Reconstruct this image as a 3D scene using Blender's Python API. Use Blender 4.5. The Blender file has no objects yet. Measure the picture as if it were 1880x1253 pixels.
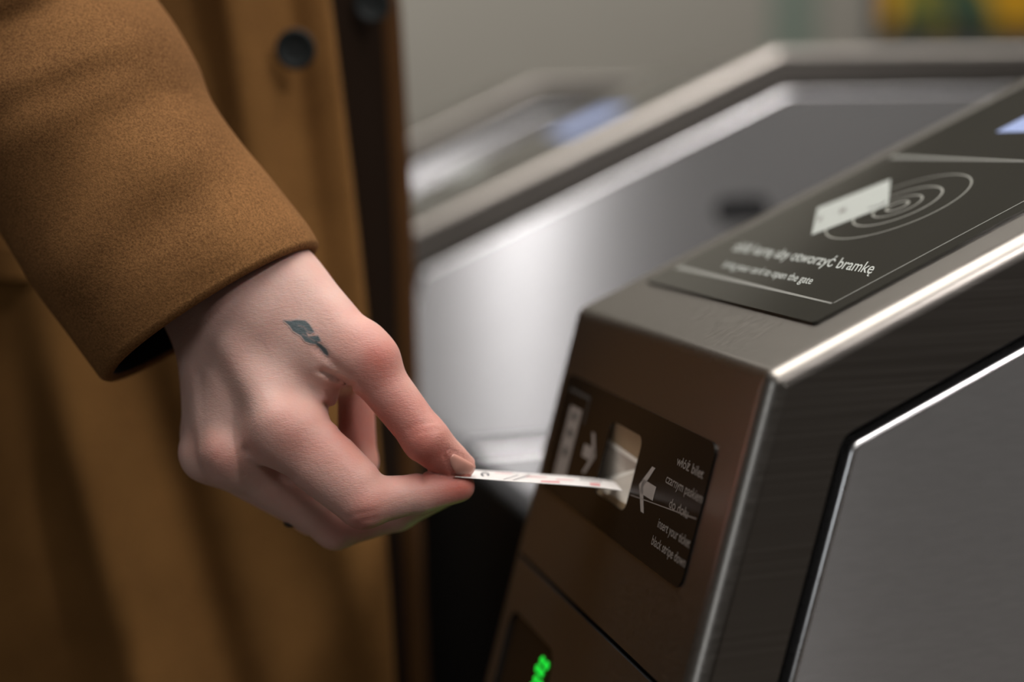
import bpy, bmesh, math
import numpy as np
from mathutils import Vector, Matrix
from mathutils.bvhtree import BVHTree

scene = bpy.context.scene
COL = scene.collection
R_ = math.radians

# ------------------------------------------------------------------ camera
F_PX = 50.0 / 36.0 * 1880.0
YAW, PITCH, ROLL = 0.28417, 0.14526, -0.02068
CAM_Z = 0.95
cy, sy, cp, sp = math.cos(YAW), math.sin(YAW), math.cos(PITCH), math.sin(PITCH)
fwd = np.array([sy * cp, cy * cp, -sp])
r0 = np.array([cy, -sy, 0.0])
u0 = np.cross(r0, fwd)
right = math.cos(ROLL) * r0 + math.sin(ROLL) * u0
up = -math.sin(ROLL) * r0 + math.cos(ROLL) * u0
CAMP = np.array([0, 0, CAM_Z])


def at(px, py, d):
    """world point seen at photo pixel (px, py) at depth d metres"""
    return CAMP + d * (fwd + right * (px - 940) / F_PX + up * (626.5 - py) / F_PX)


def cam2world(P):
    P = np.asarray(P, float)
    return CAMP + P[..., 0:1] * right + P[..., 1:2] * up + P[..., 2:3] * fwd


cd = bpy.data.cameras.new('camera')
cam = bpy.data.objects.new('camera', cd)
COL.objects.link(cam)
cam.matrix_world = Matrix(((right[0], up[0], -fwd[0], 0), (right[1], up[1], -fwd[1], 0),
                           (right[2], up[2], -fwd[2], CAM_Z), (0, 0, 0, 1)))
cd.lens = 50
cd.sensor_width = 36
cd.clip_start = 0.02
cd.dof.use_dof = True
cd.dof.focus_distance = 0.562
cd.dof.aperture_fstop = 2.6
cd.dof.aperture_blades = 0
scene.camera = cam

# ------------------------------------------------------------------ helpers


def lin(r, g, b):
    def f(c):
        c /= 255.0
        return c / 12.92 if c <= 0.04045 else ((c + 0.055) / 1.055) ** 2.4
    return (f(r), f(g), f(b), 1)


def tag(o, label=None, cat=None, group=None, kind=None):
    if label: o['label'] = label
    if cat: o['category'] = cat
    if group: o['group'] = group
    if kind: o['kind'] = kind
    return o


def link(name, me, mat=None, parent=None):
    o = bpy.data.objects.new(name, me)
    COL.objects.link(o)
    if mat is not None:
        for m in (mat if isinstance(mat, (list, tuple)) else [mat]):
            me.materials.append(m)
    if parent is not None:
        o.parent = parent
    return o


def from_bm(name, bm, mat=None, parent=None, smooth=None):
    me = bpy.data.meshes.new(name)
    bm.normal_update()
    bm.to_mesh(me)
    bm.free()
    if smooth is not None:
        me.shade_smooth()
        me.set_sharp_from_angle(angle=R_(smooth))
    return link(name, me, mat, parent)


def from_py(name, verts, faces, mat=None, parent=None, smooth=None):
    me = bpy.data.meshes.new(name)
    me.from_pydata([tuple(map(float, v)) for v in verts], [], faces)
    me.validate()
    if smooth is not None:
        me.shade_smooth()
        if smooth < 180:
            me.set_sharp_from_angle(angle=R_(smooth))
    return link(name, me, mat, parent)


def empty(name, loc):
    o = bpy.data.objects.new(name, None)
    COL.objects.link(o)
    o.location = loc
    o.empty_display_size = 0.05
    return o


# ------------------------------------------------------------------ materials
def new_mat(name):
    m = bpy.data.materials.new(name)
    m.use_nodes = True
    nt = m.node_tree
    return m, nt, nt.nodes['Principled BSDF']


def N(nt, t, **kw):
    n = nt.nodes.new(t)
    for k, v in kw.items():
        if k in n.inputs:
            n.inputs[k].default_value = v
        else:
            setattr(n, k, v)
    return n


def plain(name, col, rough=0.5, metal=0.0, spec=0.5, noise=0.06, scale=200.0, coat=0.0):
    m, nt, b = new_mat(name)
    L = nt.links.new
    tc = N(nt, 'ShaderNodeTexCoord')
    nz = N(nt, 'ShaderNodeTexNoise', Scale=scale, Detail=3.0)
    L(tc.outputs['Object'], nz.inputs['Vector'])
    mx = N(nt, 'ShaderNodeMix', data_type='RGBA')
    mx.inputs[6].default_value = [c * (1 - noise) for c in col[:3]] + [1]
    mx.inputs[7].default_value = [min(1, c * (1 + noise)) for c in col[:3]] + [1]
    L(nz.outputs['Fac'], mx.inputs[0])
    L(mx.outputs[2], b.inputs['Base Color'])
    b.inputs['Roughness'].default_value = rough
    b.inputs['Metallic'].default_value = metal
    b.inputs['Specular IOR Level'].default_value = spec
    b.inputs['Coat Weight'].default_value = coat
    return m


def steel(name, col, rough, aniso, axis=(1, 0, 0), streak=(6, 500, 500), rvar=0.08):
    m, nt, b = new_mat(name)
    L = nt.links.new
    tc = N(nt, 'ShaderNodeTexCoord')
    mp = N(nt, 'ShaderNodeMapping')
    mp.inputs['Scale'].default_value = streak
    nz = N(nt, 'ShaderNodeTexNoise', Scale=1.0, Detail=4.0)
    L(tc.outputs['Object'], mp.inputs['Vector'])
    L(mp.outputs['Vector'], nz.inputs['Vector'])
    mr = N(nt, 'ShaderNodeMapRange')
    mr.inputs['To Min'].default_value = rough - rvar
    mr.inputs['To Max'].default_value = rough + rvar
    L(nz.outputs['Fac'], mr.inputs['Value'])
    L(mr.outputs['Result'], b.inputs['Roughness'])
    mx = N(nt, 'ShaderNodeMix', data_type='RGBA')
    mx.inputs[6].default_value = [c * 0.9 for c in col[:3]] + [1]
    mx.inputs[7].default_value = [min(1, c * 1.08) for c in col[:3]] + [1]
    L(nz.outputs['Fac'], mx.inputs[0])
    L(mx.outputs[2], b.inputs['Base Color'])
    b.inputs['Metallic'].default_value = 1.0
    b.inputs['Anisotropic'].default_value = aniso
    cx = N(nt, 'ShaderNodeCombineXYZ')
    for i in range(3):
        cx.inputs[i].default_value = axis[i]
    L(cx.outputs[0], b.inputs['Tangent'])
    return m


def emit(name, col, strength):
    m, nt, b = new_mat(name)
    b.inputs['Base Color'].default_value = [c * 0.3 for c in col[:3]] + [1]
    b.inputs['Emission Color'].default_value = col
    b.inputs['Emission Strength'].default_value = strength
    return m


def wool(name, c1, c2, fine=1100.0, bump=0.5):
    m, nt, b = new_mat(name)
    L = nt.links.new
    tc = N(nt, 'ShaderNodeTexCoord')
    n1 = N(nt, 'ShaderNodeTexNoise', Scale=fine, Detail=4.0, Roughness=0.7)
    n2 = N(nt, 'ShaderNodeTexNoise', Scale=22.0, Detail=3.0)
    mp = N(nt, 'ShaderNodeMapping')
    mp.inputs['Rotation'].default_value = (0.3, 0.5, 0.7)
    mp.inputs['Scale'].default_value = (1.0, 0.5, 1.0)
    L(tc.outputs['Object'], mp.inputs['Vector'])
    L(mp.outputs['Vector'], n1.inputs['Vector'])
    L(tc.outputs['Object'], n2.inputs['Vector'])
    ad = N(nt, 'ShaderNodeMath', operation='MULTIPLY_ADD')
    L(n2.outputs['Fac'], ad.inputs[0])
    ad.inputs[1].default_value = 0.35
    L(n1.outputs['Fac'], ad.inputs[2])
    mr = N(nt, 'ShaderNodeMapRange')
    mr.inputs['From Min'].default_value = 0.42
    mr.inputs['From Max'].default_value = 0.95
    L(ad.outputs[0], mr.inputs['Value'])
    mx = N(nt, 'ShaderNodeMix', data_type='RGBA')
    mx.inputs[6].default_value = c1
    mx.inputs[7].default_value = c2
    L(mr.outputs['Result'], mx.inputs[0])
    L(mx.outputs[2], b.inputs['Base Color'])
    b.inputs['Roughness'].default_value = 0.95
    b.inputs['Specular IOR Level'].default_value = 0.1
    b.inputs['Sheen Weight'].default_value = 0.35
    b.inputs['Sheen Roughness'].default_value = 0.45
    b.inputs['Sheen Tint'].default_value = c2
    bp = N(nt, 'ShaderNodeBump', Strength=bump, Distance=0.0009)
    L(n1.outputs['Fac'], bp.inputs['Height'])
    L(bp.outputs[0], b.inputs['Normal'])
    return m


M = {}
M['steel'] = steel('brushed_steel', (0.27, 0.25, 0.225), 0.35, 0.0)
M['steel_panel'] = steel('brushed_steel_panel', (0.62, 0.62, 0.62), 0.215, 1.0, axis=(0, 0, 1), streak=(120, 500, 500), rvar=0.005)
M['steel_edge'] = steel('rounded_steel_edge', (0.8, 0.79, 0.79), 0.30, 0.0)
M['black'] = plain('black_gap', lin(8, 8, 8), 0.8)
M['label'] = plain('gloss_black_plate', lin(20, 16, 13), 0.22, spec=0.35)
M['glass'] = plain('dark_reader_glass', lin(44, 43, 38), 0.10, spec=0.5)
M['print'] = plain('pale_print', lin(153, 157, 151), 0.6)
M['print_dim'] = plain('dim_print', lin(142, 134, 127), 0.6)
M['print_text'] = plain('dim_lettering', lin(116, 108, 101), 0.6)
M['print_line'] = plain('thin_print', lin(112, 112, 106), 0.6)
M['print_ring'] = plain('ring_print', lin(128, 128, 120), 0.6)
M['print_dark'] = plain('dark_print', lin(60, 60, 58), 0.6)
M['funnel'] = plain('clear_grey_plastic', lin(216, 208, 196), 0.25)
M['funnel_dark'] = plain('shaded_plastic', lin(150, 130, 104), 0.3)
M['screen'] = emit('lit_screen', lin(165, 182, 228), 0.5)
M['led'] = emit('green_led', (0.01, 0.75, 0.04, 1), 1.0)
M['wool'] = wool('camel_wool', lin(70, 46, 24), lin(141, 101, 61))
M['wool_body'] = wool('camel_wool_body', lin(84, 57, 28), lin(125, 89, 48), fine=700)
M['wool_far'] = wool('camel_wool_shade', lin(48, 30, 13), lin(74, 48, 22), fine=700)  # same wool darkened: shade on the far front put into the colour
M['lining'] = plain('black_lining', lin(14, 11, 9), 0.7, spec=0.2)
M['shirt'] = plain('dark_shirt', lin(24, 15, 8), 0.95, spec=0.05)
M['button'] = plain('black_button', lin(20, 24, 23), 0.55, spec=0.2)
M['paper'] = plain('ticket_paper', lin(212, 208, 204), 0.6)
M['ink_pink'] = plain('pink_ink', lin(200, 130, 130), 0.6)
M['ink_dark'] = plain('dark_ink', lin(60, 60, 66), 0.6)
M['ring'] = plain('black_ring', lin(14, 14, 16), 0.3)
M['flap'] = plain('black_flap', lin(3, 4, 4), 0.5, spec=0.1)
M['wall'] = plain('wall_paint', lin(174, 169, 159), 0.9, scale=2.0)
M['wall_green'] = plain('wall_green', lin(138, 150, 138), 0.9, scale=2.0)
M['floor'] = plain('floor_stone', lin(92, 86, 80), 0.5, scale=8.0)
M['wall_side'] = plain('wall_paint_side', lin(120, 115, 108), 0.9, scale=2.0)
M['ceiling'] = plain('ceiling_paint', lin(104, 100, 96), 0.9, scale=3.0)


M['steel_panel'].node_tree.nodes['Principled BSDF'].inputs['Metallic'].default_value = 0.86

# ------------------------------------------------------------------ ticket gate
TA, TB = 0.27476, 0.41011           # lean of the front, slope of the top
GW = 0.213                          # width of a gate
NP = np.array([0.22576, 0.44741, CAM_Z - 0.0859])   # near top front corner
NZ = NP[2]
SL = 0.357                          # plan length of the slope
GL = 1.30
fd = np.array([-math.sin(TA), 0, -math.cos(TA)])
td = np.array([math.cos(TB), 0, math.sin(TB)])
fn = np.array([-math.cos(TA), 0, math.sin(TA)])     # outward normals
tn = np.array([-math.sin(TB), 0, math.cos(TB)])
YV = np.array([0, 1.0, 0])
# local gate space: origin at NP projected on the floor


def loc(p):
    return np.asarray(p) + np.array([0, 0, NZ])


def FR(u, v, n=0.0):    # front face, mm down / across / out
    return loc(fd * u * .001 + YV * v * .001 + fn * n * .001)


def TP(u, v, n=0.0):    # sloped top, mm up-slope / across / out
    return loc(td * u * .001 + YV * v * .001 + tn * n * .001)


def fillet(poly, rad, seg=6):
    """2-D polygon (clockwise or not) with rounded corners -> points, outward normals"""
    n = len(poly)
    out = []
    area = sum(poly[i][0] * poly[(i + 1) % n][1] - poly[(i + 1) % n][0] * poly[i][1] for i in range(n))
    sgn = 1 if area > 0 else -1
    for i in range(n):
        p0, p1, p2 = (np.array(poly[j % n], float) for j in (i - 1, i, i + 1))
        r = rad[i] if hasattr(rad, '__len__') else rad
        a = (p0 - p1) / np.linalg.norm(p0 - p1)
        b = (p2 - p1) / np.linalg.norm(p2 - p1)
        ang = math.acos(np.clip(a @ b, -1, 1))
        n0 = np.array([-a[1], a[0]]) * sgn * -1
        n0 = np.array([(p1 - p0)[1], -(p1 - p0)[0]]); n0 = n0 / np.linalg.norm(n0) * sgn
        n2 = np.array([(p2 - p1)[1], -(p2 - p1)[0]]); n2 = n2 / np.linalg.norm(n2) * sgn
        d = r / math.tan(ang / 2)
        c = p1 + a * d - n0 * r
        for k in range(seg + 1):
            t = k / seg
            nn = n0 * (1 - t) + n2 * t
            nn /= np.linalg.norm(nn)
            out.append((c + nn * r, nn))
    return out


zt = NZ + SL * math.tan(TB)
G_PROFILE = [(-math.tan(TA) * NZ, 0.0), (0.0, NZ), (SL, zt), (GL, zt), (GL, 0.0)]


def inset_poly(poly, d):
    n = len(poly)
    area = sum(poly[i][0] * poly[(i + 1) % n][1] - poly[(i + 1) % n][0] * poly[i][1] for i in range(n))
    s = 1 if area > 0 else -1
    lines = []
    for i in range(n):
        p, q = np.array(poly[i], float), np.array(poly[(i + 1) % n], float)
        t = (q - p) / np.linalg.norm(q - p)
        nn = np.array([t[1], -t[0]]) * s
        di = d[i] if hasattr(d, '__len__') else d
        lines.append((p - nn * di, t))
    out = []
    for i in range(n):
        (p, t), (q, w) = lines[i - 1], lines[i]
        A = np.array([t, -w]).T
        k = np.linalg.solve(A, q - p)
        out.append(tuple(p + t * k[0]))
    return out


def rrect(u0_, u1_, v0_, v1_, r, seg=5):
    pts = []
    for cu, cv, a0 in ((u1_ - r, v1_ - r, 0), (u0_ + r, v1_ - r, 90), (u0_ + r, v0_ + r, 180), (u1_ - r, v0_ + r, 270)):
        for k in range(seg + 1):
            a = R_(a0 + 90 * k / seg)
            pts.append((cu + r * math.cos(a), cv + r * math.sin(a)))
    return pts


WIN = rrect(42, 74.5, 92.5, 130, 4.5)
LED = rrect(149, 215, 128, 196, 9)


def fill_loops(bm, loops, normal):
    """fill nested vertex loops (outer first) with triangles; returns faces"""
    edges = []
    for lp in loops:
        for i in range(len(lp)):
            a, b = lp[i], lp[(i + 1) % len(lp)]
            e = bm.edges.get((a, b)) or bm.edges.new((a, b))
            edges.append(e)
    res = bmesh.ops.triangle_fill(bm, use_beauty=True, use_dissolve=False, edges=edges, normal=Vector(normal))
    return [g for g in res['geom'] if isinstance(g, bmesh.types.BMFace)]


def make_gate():
    root = empty('ticket_gate', (NP[0], NP[1], 0))
    # ---- housing shell
    bm = bmesh.new()
    r = 0.0075
    prof = fillet(G_PROFILE, [0.0004, 0.007, 0.012, 0.012, 0.0004], 6)
    K = 7
    rings = [(r - r * math.sin(math.pi / 2 * k / (K - 1)), r - r * math.cos(math.pi / 2 * k / (K - 1))) for k in range(K)]
    # (y, inset)-> start at side plane
    rings = []
    for k in range(K):
        a = math.pi / 2 * k / (K - 1)
        rings.append((r - r * math.cos(a), r - r * math.sin(a)))       # y 0->r, inset r->0
    rings += [(GW - y, i) for y, i in reversed(rings)]
    V = []
    for y, ins in rings:
        V.append([bm.verts.new((p[0] - n[0] * ins, y, p[1] - n[1] * ins)) for p, n in prof])
    np_ = len(prof)
    front_i = 6            # segment index from end of the bottom-front corner to the start of the top-front corner
    for j in range(len(V) - 1):
        for i in range(np_):
            if j == K - 1 and i == front_i:
                continue
            k = (i + 1) % np_
            f = bm.faces.new((V[j][i], V[j][k], V[j + 1][k], V[j + 1][i]))
            f.smooth = not (j == K - 1 and i % 7 == 6)
    # front sheet with openings
    outer = [V[K - 1][front_i], V[K - 1][front_i + 1], V[K][front_i + 1], V[K][front_i]]
    seam = [(123.2, 10), (123.2, GW * 1000 - 10), (125.6, GW * 1000 - 10), (125.6, 10)]
    holes = []
    for h in (WIN, seam, LED):
        holes.append([bm.verts.new(FR(u, v)) for u, v in h])
    fs = fill_loops(bm, [outer] + holes, fn)
    for f in fs:
        f.smooth = False
    # walls of the openings, 3 mm deep
    for h, hv, dep in ((seam, holes[1], 3.0), (LED, holes[2], 2.5)):
        inner = [bm.verts.new(FR(u, v, -dep)) for u, v in h]
        for i in range(len(h)):
            k = (i + 1) % len(h)
            f = bm.faces.new((hv[i], hv[k], inner[k], inner[i]))
            f.material_index = 1
        f = bm.faces.new(inner)
        f.material_index = 1
    # near side with the recess for the side panel
    zb = 0.10
    sidep = [(p[0] - n[0] * r, p[1] - n[1] * r) for p, n in prof]
    band = 0.026 + r
    rp = inset_poly(G_PROFILE, [band, band, band, 0.05, zb])
    rec = [p for p, n in fillet(rp, 0.010, 5)]
    rv = [bm.verts.new((x, 0, z)) for x, z in rec]
    for f in fill_loops(bm, [V[0], rv], (0, -1, 0)):
        f.smooth = False
    rv2 = [bm.verts.new((x, 0.007, z)) for x, z in rec]
    for i in range(len(rec)):
        k = (i + 1) % len(rec)
        f = bm.faces.new((rv[i], rv[k], rv2[k], rv2[i]))
        f.material_index = 1
    f = bm.faces.new(rv2)
    f.material_index = 1
    f.smooth = False
    f = bm.faces.new(V[-1])
    f.smooth = False
    bmesh.ops.recalc_face_normals(bm, faces=bm.faces)
    from_bm('housing', bm, [M['steel'], M['black']], root)
    # ---- side panels, upper and lower, sunk in the recess
    e = 0.0022
    prs = [(0.0072, 0.0)] + [(e - e * math.sin(math.pi / 2 * k / 5) - 0.001, e - e * math.cos(math.pi / 2 * k / 5)) for k in range(6)]
    zs_ = CAM_Z - 0.266

    def cut(poly, z, keep_up):
        out = []
        for i in range(len(poly)):
            a, b = np.array(poly[i]), np.array(poly[(i + 1) % len(poly)])
            ia, ib = (a[1] > z) == keep_up, (b[1] > z) == keep_up
            if ia: out.append(tuple(a))
            if ia != ib:
                t = (z - a[1]) / (b[1] - a[1])
                out.append(tuple(a + (b - a) * t))
        return out
    full = inset_poly(rp, 0.0045)
    for zc, upw, nm, lb in ((zs_ + .003, True, 'side_panel', 'upper brushed steel side panel'), (zs_ - .003, False, 'side_panel', 'lower brushed steel side panel')):
        bm = bmesh.new()
        pp = fillet(cut(full, zc, upw), 0.007, 6)
        PV = []
        for y, ins in prs:
            PV.append([bm.verts.new((p[0] - n[0] * ins, y, p[1] - n[1] * ins)) for p, n in pp])
        for j in range(len(PV) - 1):
            for i in range(len(pp)):
                k = (i + 1) % len(pp)
                f = bm.faces.new((PV[j][i], PV[j][k], PV[j + 1][k], PV[j + 1][i]))
                f.smooth = True
                f.material_index = 1
        bm.faces.new(PV[-1]).smooth = False
        bmesh.ops.recalc_face_normals(bm, faces=bm.faces)
        tag(from_bm(nm, bm, [M['steel_panel'], M['steel_edge']], root), lb)

    # dark lock recess let into the upper side panel
    dr = at(1362, 384, 1.0) - CAMP
    lk = CAMP + dr * ((NP[1] + 0.70) / dr[1]) - np.array([NP[0], 0, 0])
    bm = bmesh.new()
    pts = rrect(-.011, .011, -.026, .026, .0105, 6)
    v0 = [bm.verts.new((lk[0] + v, -0.0022, lk[2] + u)) for u, v in pts]
    v1 = [bm.verts.new((lk[0] + v * .9, -0.0030, lk[2] + u * .9)) for u, v in pts]
    v2 = [bm.verts.new((lk[0] + v * .8, -0.0016, lk[2] + u * .75)) for u, v in pts]
    v3 = [bm.verts.new((lk[0] + v, 0.001, lk[2] + u)) for u, v in pts]
    for a, b in ((v3, v0), (v0, v1), (v1, v2)):
        for i in range(len(a)):
            k = (i + 1) % len(a)
            bm.faces.new((a[i], a[k], b[k], b[i])).smooth = True
    bm.faces.new(v2)
    bmesh.ops.recalc_face_normals(bm, faces=bm.faces)
    tag(from_bm('lock_plate', bm, M['black'], root), 'small black oval lock plate')

    # ---- plates with thickness
    def plate(name, pts, holes, mapf, n0, n1, mat, normal, bev=0.0):
        bm = bmesh.new()
        lo = [[bm.verts.new(mapf(u, v, n1)) for u, v in lp] for lp in [pts] + holes]
        base = [[bm.verts.new(mapf(u, v, n0)) for u, v in lp] for lp in [pts] + holes]
        for f in fill_loops(bm, lo, normal):
            f.smooth = False
        for a, b in zip(lo, base):
            for i in range(len(a)):
                k = (i + 1) % len(a)
                bm.faces.new((a[i], a[k], b[k], b[i]))
        bmesh.ops.recalc_face_normals(bm, faces=bm.faces)
        return from_bm(name, bm, mat, root)

    lab = plate('instruction_plate', rrect(31, 87.6, 26, 197, 5), [WIN], FR, 0.02, 0.8, M['label'], fn)
    tag(lab, 'glossy black plate with pale arrows and lettering round the slot')
    gl = plate('reader_glass', rrect(32, 350, 24, 192, 2), [], TP, 0.02, 1.2, M['glass'], tn)
    tag(gl, 'dark glass card reader panel with printed card symbol')

    def flat(name, pts, mapf, n, mat, parent):
        bm = bmesh.new()
        vs = [bm.verts.new(mapf(u, v, n)) for u, v in pts]
        bm.faces.new(vs)
        bmesh.ops.triangulate(bm, faces=bm.faces)
        o = from_bm(name, bm, mat, parent)
        return o

    def multi(name, polys, mapf, n, mat, parent):
        bm = bmesh.new()
        for pts in polys:
            bm.faces.new([bm.verts.new(mapf(u, v, n)) for u, v in pts])
        bmesh.ops.triangulate(bm, faces=bm.faces)
        return from_bm(name, bm, mat, parent)

    def text(name, body, mapf, n, u, v, width, h, sgn, mat, parent, shear=0.0):
        cu = bpy.data.curves.new('lettering', 'FONT')
        # the built-in face lacks the e with a tail: set a plain e and add the tail below
        cu.body = body.replace('ę', 'e')
        cu.size = 1.0
        cu.offset = 0.01
        o = bpy.data.objects.new('lettering', cu)
        COL.objects.link(o)
        dg = bpy.context.evaluated_depsgraph_get()
        me = bpy.data.meshes.new_from_object(o.evaluated_get(dg))
        COL.objects.unlink(o)
        bpy.data.objects.remove(o)
        co = np.array([x.co[:] for x in me.vertices])
        w = co[:, 0].max() - co[:, 0].min()
        sx = width / w
        x0 = co[:, 0].min()
        bm = bmesh.new()
        bm.from_mesh(me)
        for k, chh in enumerate(body):
            if chh != 'ę':
                continue
            # right end of the letters so far
            c2 = bpy.data.curves.new('lettering', 'FONT')
            c2.size, c2.offset = 1.0, 0.012
            c2.body = body[:k + 1].replace('ę', 'e')
            o2 = bpy.data.objects.new('lettering', c2)
            COL.objects.link(o2)
            m2 = bpy.data.meshes.new_from_object(o2.evaluated_get(bpy.context.evaluated_depsgraph_get()))
            xe = max(x.co[0] for x in m2.vertices)
            bpy.data.objects.remove(o2)
            bpy.data.meshes.remove(m2)
            hook = [(-.16, .02), (-.22, -.06), (-.22, -.14), (-.15, -.19), (-.05, -.18), (-.05, -.12), (-.12, -.13), (-.14, -.08), (-.08, .02)]
            bm.faces.new([bm.verts.new((xe + a, b, 0)) for a, b in hook])
        bm.to_mesh(me)
        bm.free()
        co = np.array([x.co[:] for x in me.vertices])
        for vt, c in zip(me.vertices, co):
            vt.co = Vector(mapf(u + sgn * c[1] * h, v - (c[0] - x0) * sx + shear * c[1] * h, n))
        me.name = name
        return link(name, me, mat, parent)

    # label graphics -------------------------------------------------
    n = 0.9

    def arrow(tip, s):      # chevron with a stub, tip towards the window
        d = -s
        t = 3.3
        polys = [[(60.5, tip), (51, tip + d * 8), (51, tip + d * 8 + d * t), (60.5, tip + d * t * 1.3)],
                 [(60.5, tip), (70, tip + d * 8), (70, tip + d * 8 + d * t), (60.5, tip + d * t * 1.3)],
                 [(57.6, tip + d * 2), (63.4, tip + d * 2), (63.4, tip + d * 16.5), (57.6, tip + d * 16.5)]]
        # stagger slightly so that the strokes do not coincide
        multi('arrow_mark', polys, FR, n, M['print_dim'], lab)
    arrow(84.5, 1)
    arrow(137.5, -1)
    multi('fold_line', [[(66.2, 90.5), (66.6, 90.5), (60.4, 27), (59.9, 27)]], FR, n, M['print_text'], lab)
    for tx, u, v, w in (('włóż bilet', 45.5, 55.5, 25), ('czarnym paskiem', 54.0, 61, 35), ('do dołu', 62.0, 52.5, 18),
                        ('insert your ticket', 71.5, 58, 31), ('black stripe down', 79, 59.5, 33)):
        text('printed_lettering', tx, FR, n, u, v, w, 5.4, -1, M['print_text'], lab)
    # ticket picture on the left of the plate
    pic = flat('ticket_picture', [(44.7, 183), (44.5, 167.5), (80, 167.5), (80, 183)], FR, n, M['print_dim'], lab)
    multi('picture_mark', [[(47, 178), (47, 172.5), (50.5, 172.5), (50.5, 178)], [(55, 178), (55, 172.5), (58.5, 172.5), (58.5, 178)],
                           [(64, 178), (64, 173), (68, 173), (68, 178)]], FR, n + .15, M['print_dark'], pic)
    multi('picture_frame', [[(37, 190), (37, 161), (38.6, 161), (38.6, 190)], [(38.6, 162.4), (38.6, 161), (50, 161), (50, 162.4)]],
          FR, n, M['print_dark'], lab)

    # ---- slot mouth behind the window; light and shade put into the face colours
    bm = bmesh.new()

    def FPX(px, py, n):          # point of the recess, n mm out from the front face
        dr = at(px, py, 1.0) - CAMP
        o = np.array([NP[0], NP[1], 0])
        p0 = FR(0, 0, n) + o
        k = ((p0 - CAMP) @ fn) / (dr @ fn)
        return CAMP + dr * k - o

    def q(pts, mi):
        f = bm.faces.new([bm.verts.new(FPX(*p)) for p in pts])
        f.material_index = mi
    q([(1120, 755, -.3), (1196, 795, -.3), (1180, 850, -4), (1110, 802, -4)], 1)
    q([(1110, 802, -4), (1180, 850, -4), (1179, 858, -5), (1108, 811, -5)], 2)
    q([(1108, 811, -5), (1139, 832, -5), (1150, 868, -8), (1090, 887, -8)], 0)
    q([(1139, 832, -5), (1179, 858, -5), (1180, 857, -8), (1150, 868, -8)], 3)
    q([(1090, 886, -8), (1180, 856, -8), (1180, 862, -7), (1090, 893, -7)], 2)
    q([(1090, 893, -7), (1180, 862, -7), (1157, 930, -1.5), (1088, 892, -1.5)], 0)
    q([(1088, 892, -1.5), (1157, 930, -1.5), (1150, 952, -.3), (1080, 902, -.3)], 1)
    # back of the pocket so that nothing shows through from the side
    back = [bm.verts.new(FR(u, v, -9)) for u, v in ((38, 88), (38, 134), (79, 134), (79, 88))]
    bm.faces.new(back).material_index = 1
    m3 = plain('plastic_highlight', lin(250, 246, 236), 0.3)  # bright lines of the slot painted as paler plastic
    m4 = plain('plastic_shade', lin(186, 176, 164), 0.3)  # triangle of shade painted as darker plastic
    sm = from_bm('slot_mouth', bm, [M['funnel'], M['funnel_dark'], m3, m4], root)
    tag(sm, 'pale grey ticket slot mouth in the plate')

    # ---- LED indicator
    lp = flat('indicator_plate', rrect(150, 214, 129, 195, 8), FR, -1.6, M['label'], root)
    tag(lp, 'dark recessed indicator window')
    for k in range(11):
        for v0 in ((145.0, 138.6) if k % 2 == 0 else (147.0, 141.2)) if k else (145.0, 138.6):
            c = (158.0 + 4.9 * k, v0 + 1.0 * k)
            S = 14
            bm = bmesh.new()
            top = bm.verts.new(FR(c[0], c[1], -0.5))
            r1 = [bm.verts.new(FR(c[0] + 1.5 * math.cos(2 * math.pi * i / S), c[1] + 1.5 * math.sin(2 * math.pi * i / S), -0.8)) for i in range(S)]
            r2 = [bm.verts.new(FR(c[0] + 2.1 * math.cos(2 * math.pi * i / S), c[1] + 2.1 * math.sin(2 * math.pi * i / S), -1.6)) for i in range(S)]
            for i in range(S):
                bm.faces.new((top, r1[i], r1[(i + 1) % S])).smooth = True
                bm.faces.new((r1[i], r2[i], r2[(i + 1) % S], r1[(i + 1) % S])).smooth = True
            bmesh.ops.recalc_face_normals(bm, faces=bm.faces)
            from_bm('led', bm, M['led'], lp)

    # ---- reader graphics
    n = 1.3
    fr = multi('printed_frame', [[(49.5, 187), (46.2, 187), (45.2, 33), (46.2, 33)],
                                 [(46.2, 33), (46.2, 32.2), (170, 31.5), (170, 32.3)],
                                 [(170.5, 33), (171.2, 33), (175, 186), (171.5, 186)],
                                 [(49, 187), (49, 186.5), (172, 185.5), (172, 186)]], TP, n, M['print_line'], gl)
    # rings
    for k, (rad, wd) in enumerate(((33, .75), (20.5, .95), (11.6, .9), (5.6, 1.2))):
        bm = bmesh.new()
        S = 64
        ri = [bm.verts.new(TP(124.2 + (rad - wd) * math.cos(2 * math.pi * i / S), 105.8 + (rad - wd) * math.sin(2 * math.pi * i / S), n)) for i in range(S)]
        ro = [bm.verts.new(TP(124.2 + rad * math.cos(2 * math.pi * i / S), 105.8 + rad * math.sin(2 * math.pi * i / S), n)) for i in range(S)]
        for i in range(S):
            a = math.degrees(2 * math.pi * i / S)
            bm.faces.new((ri[i], ri[(i + 1) % S], ro[(i + 1) % S], ro[i]))
        from_bm('printed_ring', bm, M['print_ring'], gl)
    cardm = flat('printed_card', [(91.5, 127.6), (116, 163.7), (149.1, 149.3), (124.2, 113.2)], TP, n + .12, M['print'], gl)
    multi('card_mark', [[(103, 142), (107, 147.5), (109, 146.5), (105, 141)], [(112, 137), (116, 143), (119, 141.5), (115, 135.5)]],
          TP, n + .25, M['print_line'], cardm)
    arc = []
    for k in range(9):
        t = k / 8
        arc.append((119.5 + 8 * t, 122.5 - 2.5 * t - 5 * math.sin(math.pi * t) * .6))
    bm = bmesh.new()
    a1 = [bm.verts.new(TP(u, v, n + .25)) for u, v in arc]
    a2 = [bm.verts.new(TP(u + .4, v + 1.6, n + .25)) for u, v in arc]
    for i in range(8):
        bm.faces.new((a1[i], a1[i + 1], a2[i + 1], a2[i]))
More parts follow.
